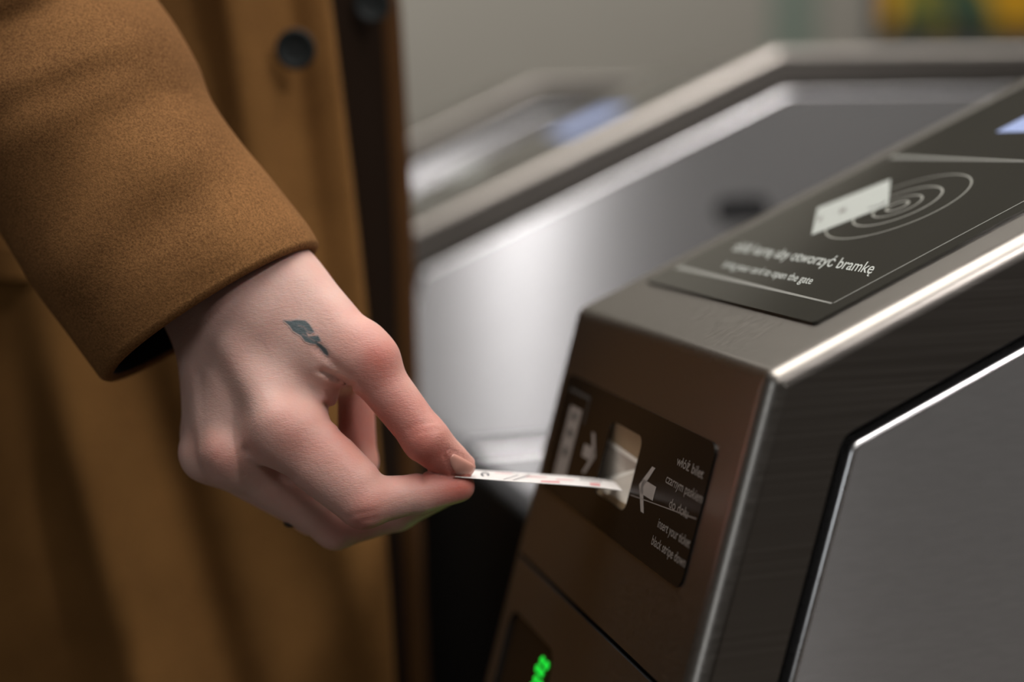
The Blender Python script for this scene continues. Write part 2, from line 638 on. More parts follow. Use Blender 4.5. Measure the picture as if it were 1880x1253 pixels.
    from_bm('card_mark', bm, M['print_dark'], cardm)
    text('printed_lettering', 'zbliż kartę aby otworzyć bramkę', TP, n, 69.5, 168, 126, 11.5, 1, M['print'], gl, 0.9)
    text('printed_lettering', 'bring your card to open the gate', TP, n, 55.0, 150, 84, 8.0, 1, M['print'], gl, 0.9)
    sc = flat('screen', rrect(202, 268, 62, 138, 1), TP, n, M['screen'], gl)
    tag(sc, 'lit pale blue screen')
    return root


gate = make_gate()
tag(gate, 'brushed steel ticket gate in front with card reader glass and pale slot', 'ticket gate', 'row of ticket gates')


def copy_tree(o, parent=None):
    c = o.copy()
    COL.objects.link(c)
    if parent is not None:
        c.parent = parent
    for ch in list(o.children):
        copy_tree(ch, c)
    return c


PITCHY = 0.70
g2 = copy_tree(gate)
g2.location = (NP[0], NP[1] + PITCHY, 0)
g2['label'] = 'blurred steel ticket gate directly across the lane from the front gate'
g3 = copy_tree(gate)
g3.location = (NP[0], NP[1] + 2 * PITCHY, 0)
for o in g3.children_recursive:
    if o.name.startswith('screen'):
        o.material_slots[0].link = 'OBJECT'
        o.material_slots[0].material = M['glass']
        o['label'] = 'unlit screen'
g3['label'] = 'farthest blurred steel ticket gate, behind the middle gate'

# ---- black barrier flap in the lane
def barrier():
    P1 = at(905, 872, 0.93)
    top = P1[2]
    X = P1[0]
    y1 = NP[1] + PITCHY + 0.001
    y0 = NP[1] + GW + 0.035
    prof = fillet([(y0, 0.12), (y0, top), (y1, top), (y1, 0.12)], [0.02, 0.012, 0.004, 0.004], 5)
    bm = bmesh.new()
    e = 0.004
    rings = [(-0.011, e), (-0.011 + e * .3, e * .3), (-0.011 + e, 0), (0.011 - e, 0), (0.011 - e * .3, e * .3), (0.011, e)]
    V = [[bm.verts.new((X + dx, p[0] - n[0] * i, p[1] - n[1] * i)) for p, n in prof] for dx, i in rings]
    for j in range(len(V) - 1):
        for i in range(len(prof)):
            k = (i + 1) % len(prof)
            bm.faces.new((V[j][i], V[j][k], V[j + 1][k], V[j + 1][i])).smooth = True
    bm.faces.new(V[0]); bm.faces.new(V[-1])
    bmesh.ops.recalc_face_normals(bm, faces=bm.faces)
    o = from_bm('barrier_flap', bm, M['flap'])
    tag(o, 'black barrier flap closing the lane beside the front gate', 'barrier')


barrier()

# ------------------------------------------------------------------ person
FEET = at(150, 900, 0.86)
person = empty('person', (FEET[0], FEET[1], 0))
tag(person, 'person in a camel wool coat holding a paper ticket towards the slot', 'person')
PINV = np.array([FEET[0], FEET[1], 0])


def child(name, verts, faces, mat, parent, smooth=180, off=PINV):
    """verts in world space; the parent chain sits at PINV"""
    return from_py(name, np.asarray(verts, float) - off, faces, mat, parent, smooth)


# ---- the hand: a smooth implicit surface ---------------------------------
def J(px, py, d):          # photo pixel + depth in mm -> camera space mm
    return np.array([(px - 940) / F_PX * d, (626.5 - py) / F_PX * d, d])


def cone(P, a, b, ra, rb):
    ba = b - a
    L2 = ba @ ba
    pa = P - a
    t = np.clip((pa @ ba) / L2, 0, 1)
    d = np.sqrt(((pa - t[:, None] * ba) ** 2).sum(1))
    return d - (ra + (rb - ra) * t)


def ell(P, c, axes, rad):
    """ellipsoid with orthonormal axes rows"""
    q = (P - c) @ np.asarray(axes).T / np.asarray(rad)
    k = np.sqrt((q ** 2).sum(1))
    return (k - 1) * min(rad)


def smin(a, b, k):
    h = np.maximum(k - np.abs(a - b), 0) / k
    return np.minimum(a, b) - h * h * k * 0.25


def chain(P, pts, rads, k=2.5):
    d = None
    for i in range(len(pts) - 1):
        c = cone(P, pts[i], pts[i + 1], rads[i], rads[i + 1])
        d = c if d is None else smin(d, c, k)
    return d


def poly_dist(Q, pl):
    d = np.full(len(Q), 1e9)
    for i in range(len(pl) - 1):
        a, b = np.array(pl[i], float), np.array(pl[i + 1], float)
        ba = b - a
        t = np.clip(((Q - a) @ ba) / (ba @ ba), 0, 1)
        d = np.minimum(d, np.hypot(*(Q - a - t[:, None] * ba).T))
    return d


#HANDDATA
TH = [J(525, 515, 590), J(668, 660, 573), J(782, 807, 572), J(851, 855, 580)]
IX = [J(518, 798, 572), J(668, 922, 568), J(770, 907, 575), J(846, 894, 581)]
MD = [J(432, 840, 583), J(617, 967, 602), J(730, 939, 604), J(820, 902, 602)]
RG = [J(388, 832, 593), J(575, 943, 611), J(656, 850, 616), J(653, 712, 609)]
PK = [J(384, 800, 604), J(490, 870, 632), J(560, 830, 645), J(560, 770, 648)]
GROOVES = [  # pixel polyline, half-width mm, depth mm, max depth (mm from camera)
    ([(590, 682), (612, 692), (636, 703), (648, 710)], 1.3, 1.5, 596),
    ([(585, 640), (610, 665), (640, 690)], 1.6, 0.7, 590),
    ([(596, 742), (612, 752), (622, 760)], 1.0, 1.3, 600),
    ([(814, 834), (822, 850), (830, 870), (846, 873)], 0.55, 0.55, 600),
    ([(815, 832), (822, 826), (850, 838), (880, 856)], 0.5, 0.4, 600),
    ([(774, 868), (778, 884)], 1.0, 0.7, 600),
    ([(455, 825), (490, 850), (530, 880)], 2.2, 1.0, 600),
    ([(608, 772), (630, 786)], 0.9, 0.6, 600),
    ([(622, 790), (640, 802)], 0.9, 0.6, 600),
    ([(366, 690), (372, 760), (372, 820)], 2.0, 0.3, 640),
    ([(655, 965), (668, 955), (690, 952)], 0.9, 0.4, 600),
    ([(640, 950), (660, 942), (686, 940)], 0.9, 0.35, 600),
    ([(748, 790), (770, 780), (795, 776)], 0.8, 0.25, 600),
    ([(756, 800), (778, 792), (803, 790)], 0.8, 0.25, 600),
]


def hand_sdf(P):
    # palm and back of the hand
    d = cone(P, J(470, 560, 585), IX[0], 14.5, 13)
    d = smin(d, cone(P, J(445, 570, 584), MD[0], 14.5, 12.5), 9)
    d = smin(d, cone(P, J(415, 590, 590), RG[0], 14, 11.5), 9)
    d = smin(d, cone(P, J(392, 610, 600), PK[0], 14, 10.5), 9)
    # wrist and forearm
    d = smin(d, cone(P, J(300, 330, 612), J(500, 535, 586), 22, 15.5), 14)
    d = smin(d, cone(P, J(230, 380, 622), J(400, 600, 598), 22, 15), 14)
    d = smin(d, cone(P, J(330, 400, 606), J(450, 560, 585), 20, 17), 14)
    # thumb side: metacarpal, web muscle and thenar
    d = smin(d, cone(P, TH[0], TH[1], 15, 11.2), 12)
    d = smin(d, cone(P, J(505, 600, 580), J(600, 668, 577), 13, 9.0), 10)
    d = smin(d, cone(P, J(505, 700, 584), J(590, 728, 582), 12, 6.5), 8)
    d = smin(d, cone(P, J(470, 600, 606), J(600, 680, 600), 16, 10), 12)
    d = smin(d, cone(P, J(520, 560, 606), J(632, 662, 602), 15, 10.5), 10)
    d = smin(d, cone(P, J(505, 560, 618), J(625, 655, 617), 13, 9.5), 10)
    d = smin(d, cone(P, J(420, 680, 612), J(470, 780, 606), 15, 12), 12)
    # thumb joint bump
    d = smin(d, cone(P, J(672, 628, 572), J(695, 655, 571), 7.0, 7.2), 8)
    # knuckles
    d = smin(d, cone(P, J(508, 778, 564), J(516, 786, 564), 7.5, 7.5), 8)
    d = smin(d, cone(P, J(408, 828, 574), J(414, 834, 574), 7.0, 7.0), 6)
    d = smin(d, cone(P, J(368, 832, 590), J(372, 840, 590), 6.5, 6.5), 6)
    # tendons
    d = smin(d, cone(P, J(372, 680, 589), J(396, 820, 578), 2.5, 3.5), 10)
    d = smin(d, cone(P, J(430, 640, 571), J(500, 765, 563), 3, 3.5), 10)
    thumb = chain(P, [TH[1], TH[2]], [10.7, 8.9], 3)
    thumb = smin(thumb, cone(P, TH[2], TH[3], 8.9, 5.0), 4)
    thumb = smin(thumb, cone(P, J(806, 836, 575), J(822, 848, 577), 7.0, 6.2), 4)
    idx = cone(P, IX[0], IX[1], 13, 10.8)
    idx = smin(idx, cone(P, J(560, 790, 571), J(655, 880, 568), 10.5, 8.5), 6)
    idx2 = smin(cone(P, IX[1], IX[2], 10.2, 7.6), cone(P, IX[2], IX[3], 7.6, 5.7), 3)
    idx2 = smin(idx2, cone(P, J(800, 898, 577), J(835, 893, 580), 7.2, 6.2), 3)
    idx = smin(idx, idx2, 2.5)
    mid = smin(cone(P, MD[0], MD[1], 11.5, 9.2), smin(cone(P, MD[1], MD[2], 9.5, 8), cone(P, MD[2], MD[3], 8, 6.2), 3), 3)
    rng = smin(cone(P, RG[0], RG[1], 11, 9.0), smin(cone(P, RG[1], RG[2], 9, 8.6), cone(P, RG[2], RG[3], 8.6, 7.6), 3), 3)
    pnk = smin(cone(P, PK[0], PK[1], 10, 7.8), smin(cone(P, PK[1], PK[2], 7.8, 7), cone(P, PK[2], PK[3], 7, 5.6), 3), 3)
    out = smin(d, thumb, 6)
    for f, k in ((idx, 7), (mid, 6), (rng, 6), (pnk, 6)):
        out = np.minimum(out, smin(d, f, k))
    # creases
    near = out < 6
    if near.any():
        Pn = P[near]
        Q = np.stack([940 + F_PX * Pn[:, 0] / Pn[:, 2], 626.5 - F_PX * Pn[:, 1] / Pn[:, 2]], 1)
        add = np.zeros(len(Pn))
        for pl, w, dep, zmax in GROOVES:
            dd = poly_dist(Q, pl) / 4.6
            add += dep * np.exp(-(dd / w) ** 2) * (Pn[:, 2] < zmax)
        o2 = out[near] + add
        out[near] = o2
    return out


def surface_nets(sdf, lo, hi, h):
    n = np.ceil((hi - lo) / h).astype(int) + 1
    ax = [lo[i] + h * np.arange(n[i]) for i in range(3)]
    vol = np.empty(tuple(n), np.float32)
    for i in range(n[0]):
        Y_, Z_ = np.meshgrid(ax[1], ax[2], indexing='ij')
        P = np.stack([np.full(Y_.size, ax[0][i]), Y_.ravel(), Z_.ravel()], 1)
        vol[i] = sdf(P).reshape(n[1], n[2])
    s = vol < 0
    c = np.zeros(tuple(n - 1), np.int8)
    for a in (0, 1):
        for b in (0, 1):
            for g in (0, 1):
                c += s[a:n[0] - 1 + a, b:n[1] - 1 + b, g:n[2] - 1 + g]
    act = (c > 0) & (c < 8)
    idx = -np.ones(act.shape, np.int64)
    cells = np.argwhere(act)
    idx[act] = np.arange(len(cells))
    acc = np.zeros((len(cells), 3))
    cnt = np.zeros(len(cells))
    for axis in range(3):
        oth = [x for x in range(3) if x != axis]
        for a in (0, 1):
            for b in (0, 1):
                o = np.zeros(3, int)
                o[oth[0]], o[oth[1]] = a, b
                p0 = cells + o
                p1 = p0.copy()
                p1[:, axis] += 1
                v0 = vol[tuple(p0.T)]
                v1 = vol[tuple(p1.T)]
                m = (v0 < 0) != (v1 < 0)
                t = v0[m] / (v0[m] - v1[m])
                pos = o.astype(float)[None].repeat(m.sum(), 0)
                pos[:, axis] = t
                acc[m] += pos
                cnt[m] += 1
    verts = lo + h * (cells + acc / cnt[:, None])
    faces = []
    for axis in range(3):
        oth = [(axis + 1) % 3, (axis + 2) % 3]
        sl0 = [slice(None)] * 3
        sl1 = [slice(None)] * 3
        sl0[axis] = slice(0, n[axis] - 1)
        sl1[axis] = slice(1, n[axis])
        a, b = s[tuple(sl0)], s[tuple(sl1)]
        for flip, mask in ((False, a & ~b), (True, ~a & b)):
            e = np.argwhere(mask)
            ok = (e[:, oth[0]] > 0) & (e[:, oth[1]] > 0) & (e[:, oth[0]] < n[oth[0]] - 1) & (e[:, oth[1]] < n[oth[1]] - 1)
            e = e[ok]
            qd = []
            for da, db in ((-1, -1), (0, -1), (0, 0), (-1, 0)):
                k = e.copy()
                k[:, oth[0]] += da
                k[:, oth[1]] += db
                qd.append(idx[tuple(k.T)])
            qd = np.stack(qd, 1)
            if flip:
                qd = qd[:, ::-1]
            faces.append(qd)
    return verts, np.concatenate(faces)


def grad(sdf, P, e=0.25):
    g = np.empty_like(P)
    for i in range(3):
        d = np.zeros(3)
        d[i] = e
        g[:, i] = (sdf(P + d) - sdf(P - d)) / (2 * e)
    return g


def blob(Q, c, r):
    return np.exp(-(((Q - np.array(c)) ** 2).sum(1)) / (r * r))


def tatt(Q):
    """ink coverage at photo pixels Q"""
    polys = [[(521, 589), (533, 590), (543, 588), (560, 589), (568, 596), (577, 610), (570, 614), (562, 611), (566, 618), (584, 617), (589, 626), (583, 629),
              (590, 633), (599, 641), (603, 649), (602, 654), (596, 650), (588, 640), (580, 632), (570, 631), (560, 627), (553, 617), (548, 614), (538, 608), (531, 598)]]
    best = np.zeros(len(Q))
    for pl in polys:
        inside = np.zeros(len(Q), bool)
        k = len(pl)
        for i in range(k):
            x0, y0 = pl[i]
            x1, y1 = pl[(i + 1) % k]
            cond = ((y0 > Q[:, 1]) != (y1 > Q[:, 1]))
            xi = x0 + (Q[:, 1] - y0) * (x1 - x0) / ((y1 - y0) if y1 != y0 else 1e-9)
            inside ^= cond & (Q[:, 0] < xi)
        dist = poly_dist(Q, pl + [pl[0]])
        sd = np.where(inside, dist, -dist)
        best = np.maximum(best, np.clip(sd / 2.4 + 0.6, 0, 1))
    # lighter strokes inside
    for pl in ([(548, 598), (558, 601), (566, 610)], [(566, 609), (574, 612), (580, 616)], [(556, 614), (568, 620), (578, 627)], [(583, 628), (590, 631)]):
        best *= 1 - 0.2 * np.exp(-(poly_dist(Q, pl) / 1.6) ** 2)
    return best


def make_hand():
    lo = np.array([-172., -92., 535.])
    hi = np.array([8., 78., 676.])
    V, Fc = surface_nets(hand_sdf, lo, hi, 1.25)
    for _ in range(2):
        g = grad(hand_sdf, V)
        n2 = (g ** 2).sum(1)
        st = (hand_sdf(V) / np.maximum(n2, 0.3))[:, None] * g
        ln = np.linalg.norm(st, axis=1, keepdims=True)
        V = V - st * np.minimum(1, 0.6 / np.maximum(ln, 1e-6))
    Wd = cam2world(V * .001)
    W2 = Wd - PINV
    # orient faces outwards
    fa = Fc[0]
    nrm = np.cross(V[fa[1]] - V[fa[0]], V[fa[2]] - V[fa[0]])
    if nrm @ grad(hand_sdf, V[fa].mean(0)[None])[0] > 0:      # camera space is left-handed
        Fc = Fc[:, ::-1]
    Q = np.stack([940 + F_PX * V[:, 0] / V[:, 2], 626.5 - F_PX * V[:, 1] / V[:, 2]], 1)
    red = 0.8 * (0.75 * blob(Q, (700, 650), 45) + 0.35 * blob(Q, (690, 700), 60) + 0.5 * blob(Q, (405, 838), 42) + 0.35 * blob(Q, (520, 800), 60) + 0.3 * blob(Q, (600, 850), 90)
           + 0.6 * blob(Q, (680, 945), 45) + 0.85 * blob(Q, (855, 895), 55) + 0.6 * blob(Q, (770, 830), 70) + 0.4 * blob(Q, (640, 990), 50)
           + 0.4 * blob(Q, (800, 850), 50) + 0.5 * blob(Q, (740, 770), 70) + 0.25 * blob(Q, (640, 600), 60) + 0.5 * blob(Q, (655, 780), 60))
    me = bpy.data.meshes.new('body')
    me.from_pydata([tuple(map(float, v)) for v in W2], [], [tuple(map(int, f)) for f in Fc])
    bvh = BVHTree.FromPolygons([Vector(v) for v in Wd], [tuple(map(int, f)) for f in Fc])
    at_ = me.attributes.new('flush', 'FLOAT', 'POINT')
    at_.data.foreach_set('value', np.clip(red, 0, 1).astype(np.float32))
    me.shade_smooth()
    body = link('body', me, M['skin'], person)
    return body, bvh


def skin_mat(name):
    m, nt, b = new_mat(name)
    L = nt.links.new
    tc = N(nt, 'ShaderNodeTexCoord')
    fl = N(nt, 'ShaderNodeAttribute', attribute_name='flush')
    ink = N(nt, 'ShaderNodeAttribute', attribute_name='ink')
    n1 = N(nt, 'ShaderNodeTexNoise', Scale=75.0, Detail=4.0)
    n2 = N(nt, 'ShaderNodeTexNoise', Scale=450.0, Detail=3.0)
    for n in (n1, n2):
        L(tc.outputs['Object'], n.inputs['Vector'])
    ma = N(nt, 'ShaderNodeMath', operation='MULTIPLY_ADD')
    L(n1.outputs['Fac'], ma.inputs[0])
    ma.inputs[1].default_value = 0.5
    L(fl.outputs['Fac'], ma.inputs[2])
    mb = N(nt, 'ShaderNodeMath', operation='SUBTRACT', use_clamp=True)
    L(ma.outputs[0], mb.inputs[0])
    mb.inputs[1].default_value = 0.2
    mx = N(nt, 'ShaderNodeMix', data_type='RGBA')
    mx.inputs[6].default_value = lin(201, 165, 153)
    mx.inputs[7].default_value = lin(180, 98, 84)
    L(mb.outputs[0], mx.inputs[0])
    mi = N(nt, 'ShaderNodeMix', data_type='RGBA')
    mi.inputs[7].default_value = lin(84, 94, 96)
    L(mx.outputs[2], mi.inputs[6])
    L(ink.outputs['Fac'], mi.inputs[0])
    L(mi.outputs[2], b.inputs['Base Color'])
    b.inputs['Roughness'].default_value = 0.52
    b.inputs['Specular IOR Level'].default_value = 0.35
    inv = N(nt, 'ShaderNodeMath', operation='MULTIPLY_ADD')
    L(ink.outputs['Fac'], inv.inputs[0])
    inv.inputs[1].default_value = -0.35
    inv.inputs[2].default_value = 0.35
    L(inv.outputs[0], b.inputs['Subsurface Weight'])
    b.inputs['Subsurface Radius'].default_value = (1.0, 0.35, 0.2)
    b.inputs['Subsurface Scale'].default_value = 0.004
    # skin lines
    mp = N(nt, 'ShaderNodeMapping')
    mp.inputs['Rotation'].default_value = (0.2, 0.9, 0.4)
    mp.inputs['Scale'].default_value = (700, 700, 2000)
    wv = N(nt, 'ShaderNodeTexNoise', Scale=1.0, Detail=2.0)
    L(tc.outputs['Object'], mp.inputs['Vector'])
    L(mp.outputs['Vector'], wv.inputs['Vector'])
    b1 = N(nt, 'ShaderNodeBump', Strength=0.26, Distance=0.0006)
    L(wv.outputs['Fac'], b1.inputs['Height'])
    b2 = N(nt, 'ShaderNodeBump', Strength=0.15, Distance=0.001)
    L(n2.outputs['Fac'], b2.inputs['Height'])
    L(b1.outputs[0], b2.inputs['Normal'])
    L(b2.outputs[0], b.inputs['Normal'])
    return m


M['skin'] = skin_mat('skin')
M['nail'] = plain('nail', lin(196, 142, 126), 0.3, spec=0.5, noise=0.03)
body, HAND_BVH = make_hand()
tag(body, 'pale right hand with small dark tattoo, thumb and finger pinching the ticket')


def ray_patch(poly_in, step, off_fn):
    """grid of photo pixels thrown onto the hand surface; poly_in(Q)->bool keep"""
    Q = []
    (x0, x1, y0, y1) = off_fn['box']
    xs = np.arange(x0, x1 + step, step)
    ys = np.arange(y0, y1 + step, step)
    gx, gy = np.meshgrid(xs, ys, indexing='ij')
    Q = np.stack([gx.ravel(), gy.ravel()], 1)
    pts, ok, nr = np.zeros((len(Q), 3)), np.zeros(len(Q), bool), np.zeros((len(Q), 3))
    for i, (x, y) in enumerate(Q):
        dr = at(x, y, 1.0) - CAMP
        dr = dr / np.linalg.norm(dr)
        h = HAND_BVH.ray_cast(Vector(CAMP), Vector(dr))
        if h[0] is not None:
            pts[i], nr[i], ok[i] = h[0][:], h[1][:], True
    return Q, pts, nr, ok, gx.shape


# tattoo: ink on the same skin, merged into the body mesh
def add_tattoo():
    Q, pts, nr, ok, shp = ray_patch(None, 1.25, {'box': (515, 610, 582, 660)})
    inkv = tatt(Q)
    keep = inkv > 0
    bm = bmesh.new()
    bm.from_mesh(body.data)
    lay = bm.verts.layers.float.get('ink') or bm.verts.layers.float.new('ink')
    fll = bm.verts.layers.float.get('flush')
    vs = [None] * len(Q)
    ny = shp[1]
    need = np.zeros(len(Q), bool)
    quads = []
    for i in range(shp[0] - 1):
        for j in range(shp[1] - 1):
            k = [i * ny + j, i * ny + j + 1, (i + 1) * ny + j + 1, (i + 1) * ny + j]
            if keep[k].any() and ok[k].all():
                quads.append(k)
                need[k] = True
    for i in np.nonzero(need)[0]:
        v = bm.verts.new(Vector(pts[i] + nr[i] * 0.00012 - PINV))
        v[lay] = float(inkv[i])
        v[fll] = 0.05
        vs[i] = v
    for k in quads:
        f = bm.faces.new([vs[i] for i in k])
        f.smooth = True
        f.normal_update()
        if f.normal.dot(Vector(fwd)) > 0:
            f.normal_flip()
    bm.to_mesh(body.data)
    bm.free()


add_tattoo()


def add_nail():
    # nail plate lies on the thumb: corners in photo pixels, proximal-top, distal-top, distal-bottom, proximal-bottom
    A, B, C_, D = map(np.array, ((823., 827.), (877., 857.), (865., 872.), (831., 871.)))
    nu, nv = 18, 12
    verts, faces = [], []
    for i in range(nu + 1):
        for j in range(nv + 1):
            s, t = i / nu, j / nv
            # rounded corners: squash the sides towards the ends
            tt = 0.5 + (t - 0.5) * (1 - 0.35 * (abs(2 * s - 1) ** 5))
            ss = s + (-0.09 if s > .5 else 0.10) * abs(2 * s - 1) ** 2 * abs(2 * t - 1) ** 2.5
            q = (A * (1 - ss) + B * ss) * (1 - tt) + (D * (1 - ss) + C_ * ss) * tt
            dr = at(q[0], q[1], 1.0) - CAMP
            dr /= np.linalg.norm(dr)
            h = HAND_BVH.ray_cast(Vector(CAMP), Vector(dr))
            if h[0] is None:
                h = HAND_BVH.find_nearest(Vector(at(q[0], q[1], 0.562)))
            p, n_ = np.array(h[0]), np.array(h[1])
            edge = 1 - max(abs(2 * s - 1) ** 6, abs(2 * t - 1) ** 6)
            verts.append(p + n_ * (0.00005 + 0.00045 * edge))
    for i in range(nu):
        for j in range(nv):
            k = i * (nv + 1) + j
            faces.append((k, k + nv + 1, k + nv + 2, k + 1))
    o = child('thumbnail', verts, faces, M['nail'], body)
    tag(o, 'glossy thumbnail')


add_nail()


def add_ring():
    a, b = RG[0], RG[1]
    c = a + (b - a) * 0.86
    ax_ = (b - a) / np.linalg.norm(b - a)
    e1 = np.cross(ax_, [0, 0, 1.]); e1 /= np.linalg.norm(e1)
    e2 = np.cross(ax_, e1)
    R0 = 11 + (9.0 - 11) * 0.80 + 0.5
    S, T = 48, 8
    verts, faces = [], []
    for i in range(S):
        an = 2 * math.pi * i / S
        dr = e1 * math.cos(an) + e2 * math.sin(an)
        for j in range(T):
            bn = 2 * math.pi * j / T
            verts.append(cam2world((c + dr * (R0 + 0.9 * math.cos(bn)) + ax_ * 1.6 * math.sin(bn)) * .001))
    for i in range(S):
        for j in range(T):
            faces.append((i * T + j, ((i + 1) % S) * T + j, ((i + 1) % S) * T + (j + 1) % T, i * T + (j + 1) % T))
    o = child('finger_ring', verts, faces, M['ring'], body)
    tag(o, 'thin black ring on the ring finger')


add_ring()

# ---- coat -----------------------------------------------------------------
coat = bpy.data.objects.new('coat', None)
COL.objects.link(coat)
coat.parent = person
coat.empty_display_size = 0.05
tag(coat, 'long camel wool coat with dark buttons')


def spline(ts, vals, t):
    """smooth interpolation (Catmull-Rom) of vector values"""
    ts = np.asarray(ts, float); vals = np.asarray(vals, float)
    i = int(np.clip(np.searchsorted(ts, t) - 1, 0, len(ts) - 2))
    u = (t - ts[i]) / (ts[i + 1] - ts[i])
    p1, p2 = vals[i], vals[i + 1]
    p0 = vals[i - 1] if i > 0 else 2 * p1 - p2
    p3 = vals[i + 2] if i + 2 < len(vals) else 2 * p2 - p1
    return 0.5 * (2 * p1 + (p2 - p0) * u + (2 * p0 - 5 * p1 + 4 * p2 - p3) * u * u + (3 * p1 - p0 - 3 * p2 + p3) * u ** 3)


def make_sleeve():
    # left/right outline in photo pixels, centre depth mm, half thickness mm, forward shift of the front (px)
    T = [0, .5, 1, 2, 3, 4, 5, 6, 8, 11, 15]
    L = [(183, 694), (152, 652), (118, 606), (62, 530), (0, 428), (-70, 318), (-130, 215), (-190, 100), (-330, -120), (-560, -480), (-500, -1150)]
    Rr = [(584, 444), (566, 414), (538, 378), (490, 318), (440, 258), (390, 186), (360, 112), (295, 8), (130, -190), (-110, -520), (60, -1150)]
    Dp = [596, 598, 601, 607, 613, 620, 628, 638, 665, 730, 860]
    Th = [43, 44, 45, 48, 50, 53, 56, 58, 62, 70, 85]
    S, ROWS = 96, 150
    verts, faces = [], []

    def ring(t, shrink=0.0):
        l, r, d, th = (spline(T, X_, t) for X_ in (L, Rr, np.array(Dp)[:, None], np.array(Th)[:, None]))
        d, th = float(d[0]), float(th[0])
        c = (l + r) / 2
        hx = (r - l) / 2
        ln = np.linalg.norm(hx)
        perp = np.array([hx[1], -hx[0]]) / ln        # towards the upper arm
        if perp[1] > 0: perp = -perp
        pts = []
        for i in range(S):
            a = 2 * math.pi * i / S
            ca, sa = math.cos(a), math.sin(a)
            ex = abs(ca) ** 0.9 * math.copysign(1, ca)
            k = (ln - shrink * 4.4) / ln
            bow = (34 if sa > 0 else 26) * max(0.2, 1 - t / 7)
            q = c + hx * ex * k + perp * bow * sa * (1 - shrink / 40)
            dd = d - (th - shrink) * sa
            # cloth waves
            w = 0.0
            w += 1.3 * math.sin(1.9 * t + 2.0 * ca + .5) * min(1, t / 1.2)
            w += 4.5 * math.exp(-((t - 5.35 - 0.5 * ca) / .34) ** 2) * max(0, sa) - 5.5 * math.exp(-((t - 6.25 - 0.7 * ca) / .33) ** 2) * max(0, sa)
            w -= 1.8 * math.exp(-((t - 4.0 - .5 * ca) / .5) ** 2) * max(0, sa)
            w += 1.6 * math.sin(3.1 * t - 3.0 * ca) * min(1, t / 2)
            pts.append(J(q[0], q[1], dd - w * sa))
        return pts
    rows = []
    for k in range(ROWS + 1):
        t = 15 * (k / ROWS) ** 1.35
        rows.append(ring(t))
    # rolled hem and the inside
    hem = [ring(0, 0.0)]
    inner = [(-0.06, 0.5), (-0.115, 1.7), (-0.135, 3.2), (-0.115, 4.7), (-0.05, 5.8), (0.06, 6.3), (0.3, 6.6), (0.9, 6.8), (1.8, 7.0), (3.0, 7.2)]
    outer = [rows[i] for i in range(ROWS, -1, -1)]
    seq = outer + [ring(t, s) for t, s in inner]
    for rw in seq:
        verts += list(cam2world(np.array(rw) * .001))
    mats = []
    for j in range(len(seq) - 1):
        for i in range(S):
            k = (i + 1) % S
            faces.append((j * S + i, j * S + k, (j + 1) * S + k, (j + 1) * S + i))
            mats.append(1 if j >= len(outer) + 4 else 0)
    o = child('sleeve', verts, faces, [M['wool'], M['lining']], coat)
    o.data.polygons.foreach_set('material_index', mats)
    bm = bmesh.new(); bm.from_mesh(o.data)
    bmesh.ops.recalc_face_normals(bm, faces=bm.faces)
    bm.to_mesh(o.data); bm.free()


make_sleeve()

rx = np.array([cy, -sy, 0.0])
fx = np.array([sy, cy, 0.0])
E0 = at(606, 0, 0.775)
E1 = at(722, 1253, 0.815)
ZT, ZB = 1.40, 0.12


def edge(z):
    t = (z - E0[2]) / (E1[2] - E0[2])
    t = np.clip(t, -0.9, 1.8)
    # slightly curved hang
    p = E0 + (E1 - E0) * t
    return np.array([p[0], p[1], z]) + rx * 0.004 * math.sin(3.0 * t)


def gap(z):
    t = (z - E0[2]) / (E1[2] - E0[2])
    return float(np.interp(t, [-1, 0, .36, .8, 1, 2], [.034, .029, .021, .009, .006, .003]))


def sheet(name, cols, zs, mat, disp=None):
    """rows of plan offsets (mm right / mm away) hung from the coat's front edge"""
    verts, faces = [], []
    for z in zs:
        e = edge(z)
        pts = cols(z)
        for a, b in pts:
            dd = disp(a, z) if disp else 0
            verts.append(e + rx * a * .001 + fx * (b + dd) * .001)
    n = len(cols(zs[0]))
    for j in range(len(zs) - 1):
        for i in range(n - 1):
            faces.append((j * n + i, j * n + i + 1, (j + 1) * n + i + 1, (j + 1) * n + i))
    return child(name, verts, faces, mat, coat)


def fold(a, z):
    """hanging folds of the near coat panel, mm in depth"""
    t = (E0[2] - z) / (E0[2] - E1[2])          # 0 at the top of the frame, 1 at the bottom
    w = 0.0
    fade = min(1.0, max(0.0, -a / 25.0))
    # ridge beside the placket in the upper half
    w += -7 * math.exp(-((a + 50 - 6 * t) / 14) ** 2) * max(0, 1 - t * 1.3)
    w += 4 * math.exp(-((a + 24) / 12) ** 2) * max(0, 1 - t)
    # long diagonal folds lower down
    s1 = a + 175 - 70 * (t - .5)
    s2 = a + 95 - 95 * (t - .5)
    lowr = min(1, max(0, (t - .25) / .4))
    w += -9 * math.exp(-(s1 / 22) ** 2) * lowr + 6 * math.exp(-((s1 - 42) / 20) ** 2) * lowr
    w += -8 * math.exp(-((s2 - 55) / 24) ** 2) * lowr
    w += 3 * math.sin(a / 38 + 1.4 * t) * fade
    return 2.8 * w * fade


zs = [ZT + (ZB - ZT) * k / 110 for k in range(111)]


def near_cols(z):
    out = [(-9, 12), (-3, 11.5), (-.5, 9), (0, 5), (-.8, 1.2), (-3, 0)]
    out += [(-a, 0.00022 * a * a) for a in list(np.linspace(6, 250, 84))]
    sc = 1.0
    out += [(-285, 26), (-330, 62), (-365, 110), (-370, 170), (-330, 230), (-250, 268), (-150, 270), (-60, 232), (-10, 180)]
    g = gap(z) * 1000
    out += [(g * .75 + 6, 120), (g + 2, 92), (g + 4, 78), (g + 3, 70), (g, 66), (g - 5, 65), (g - 9, 66.5)]
    return out


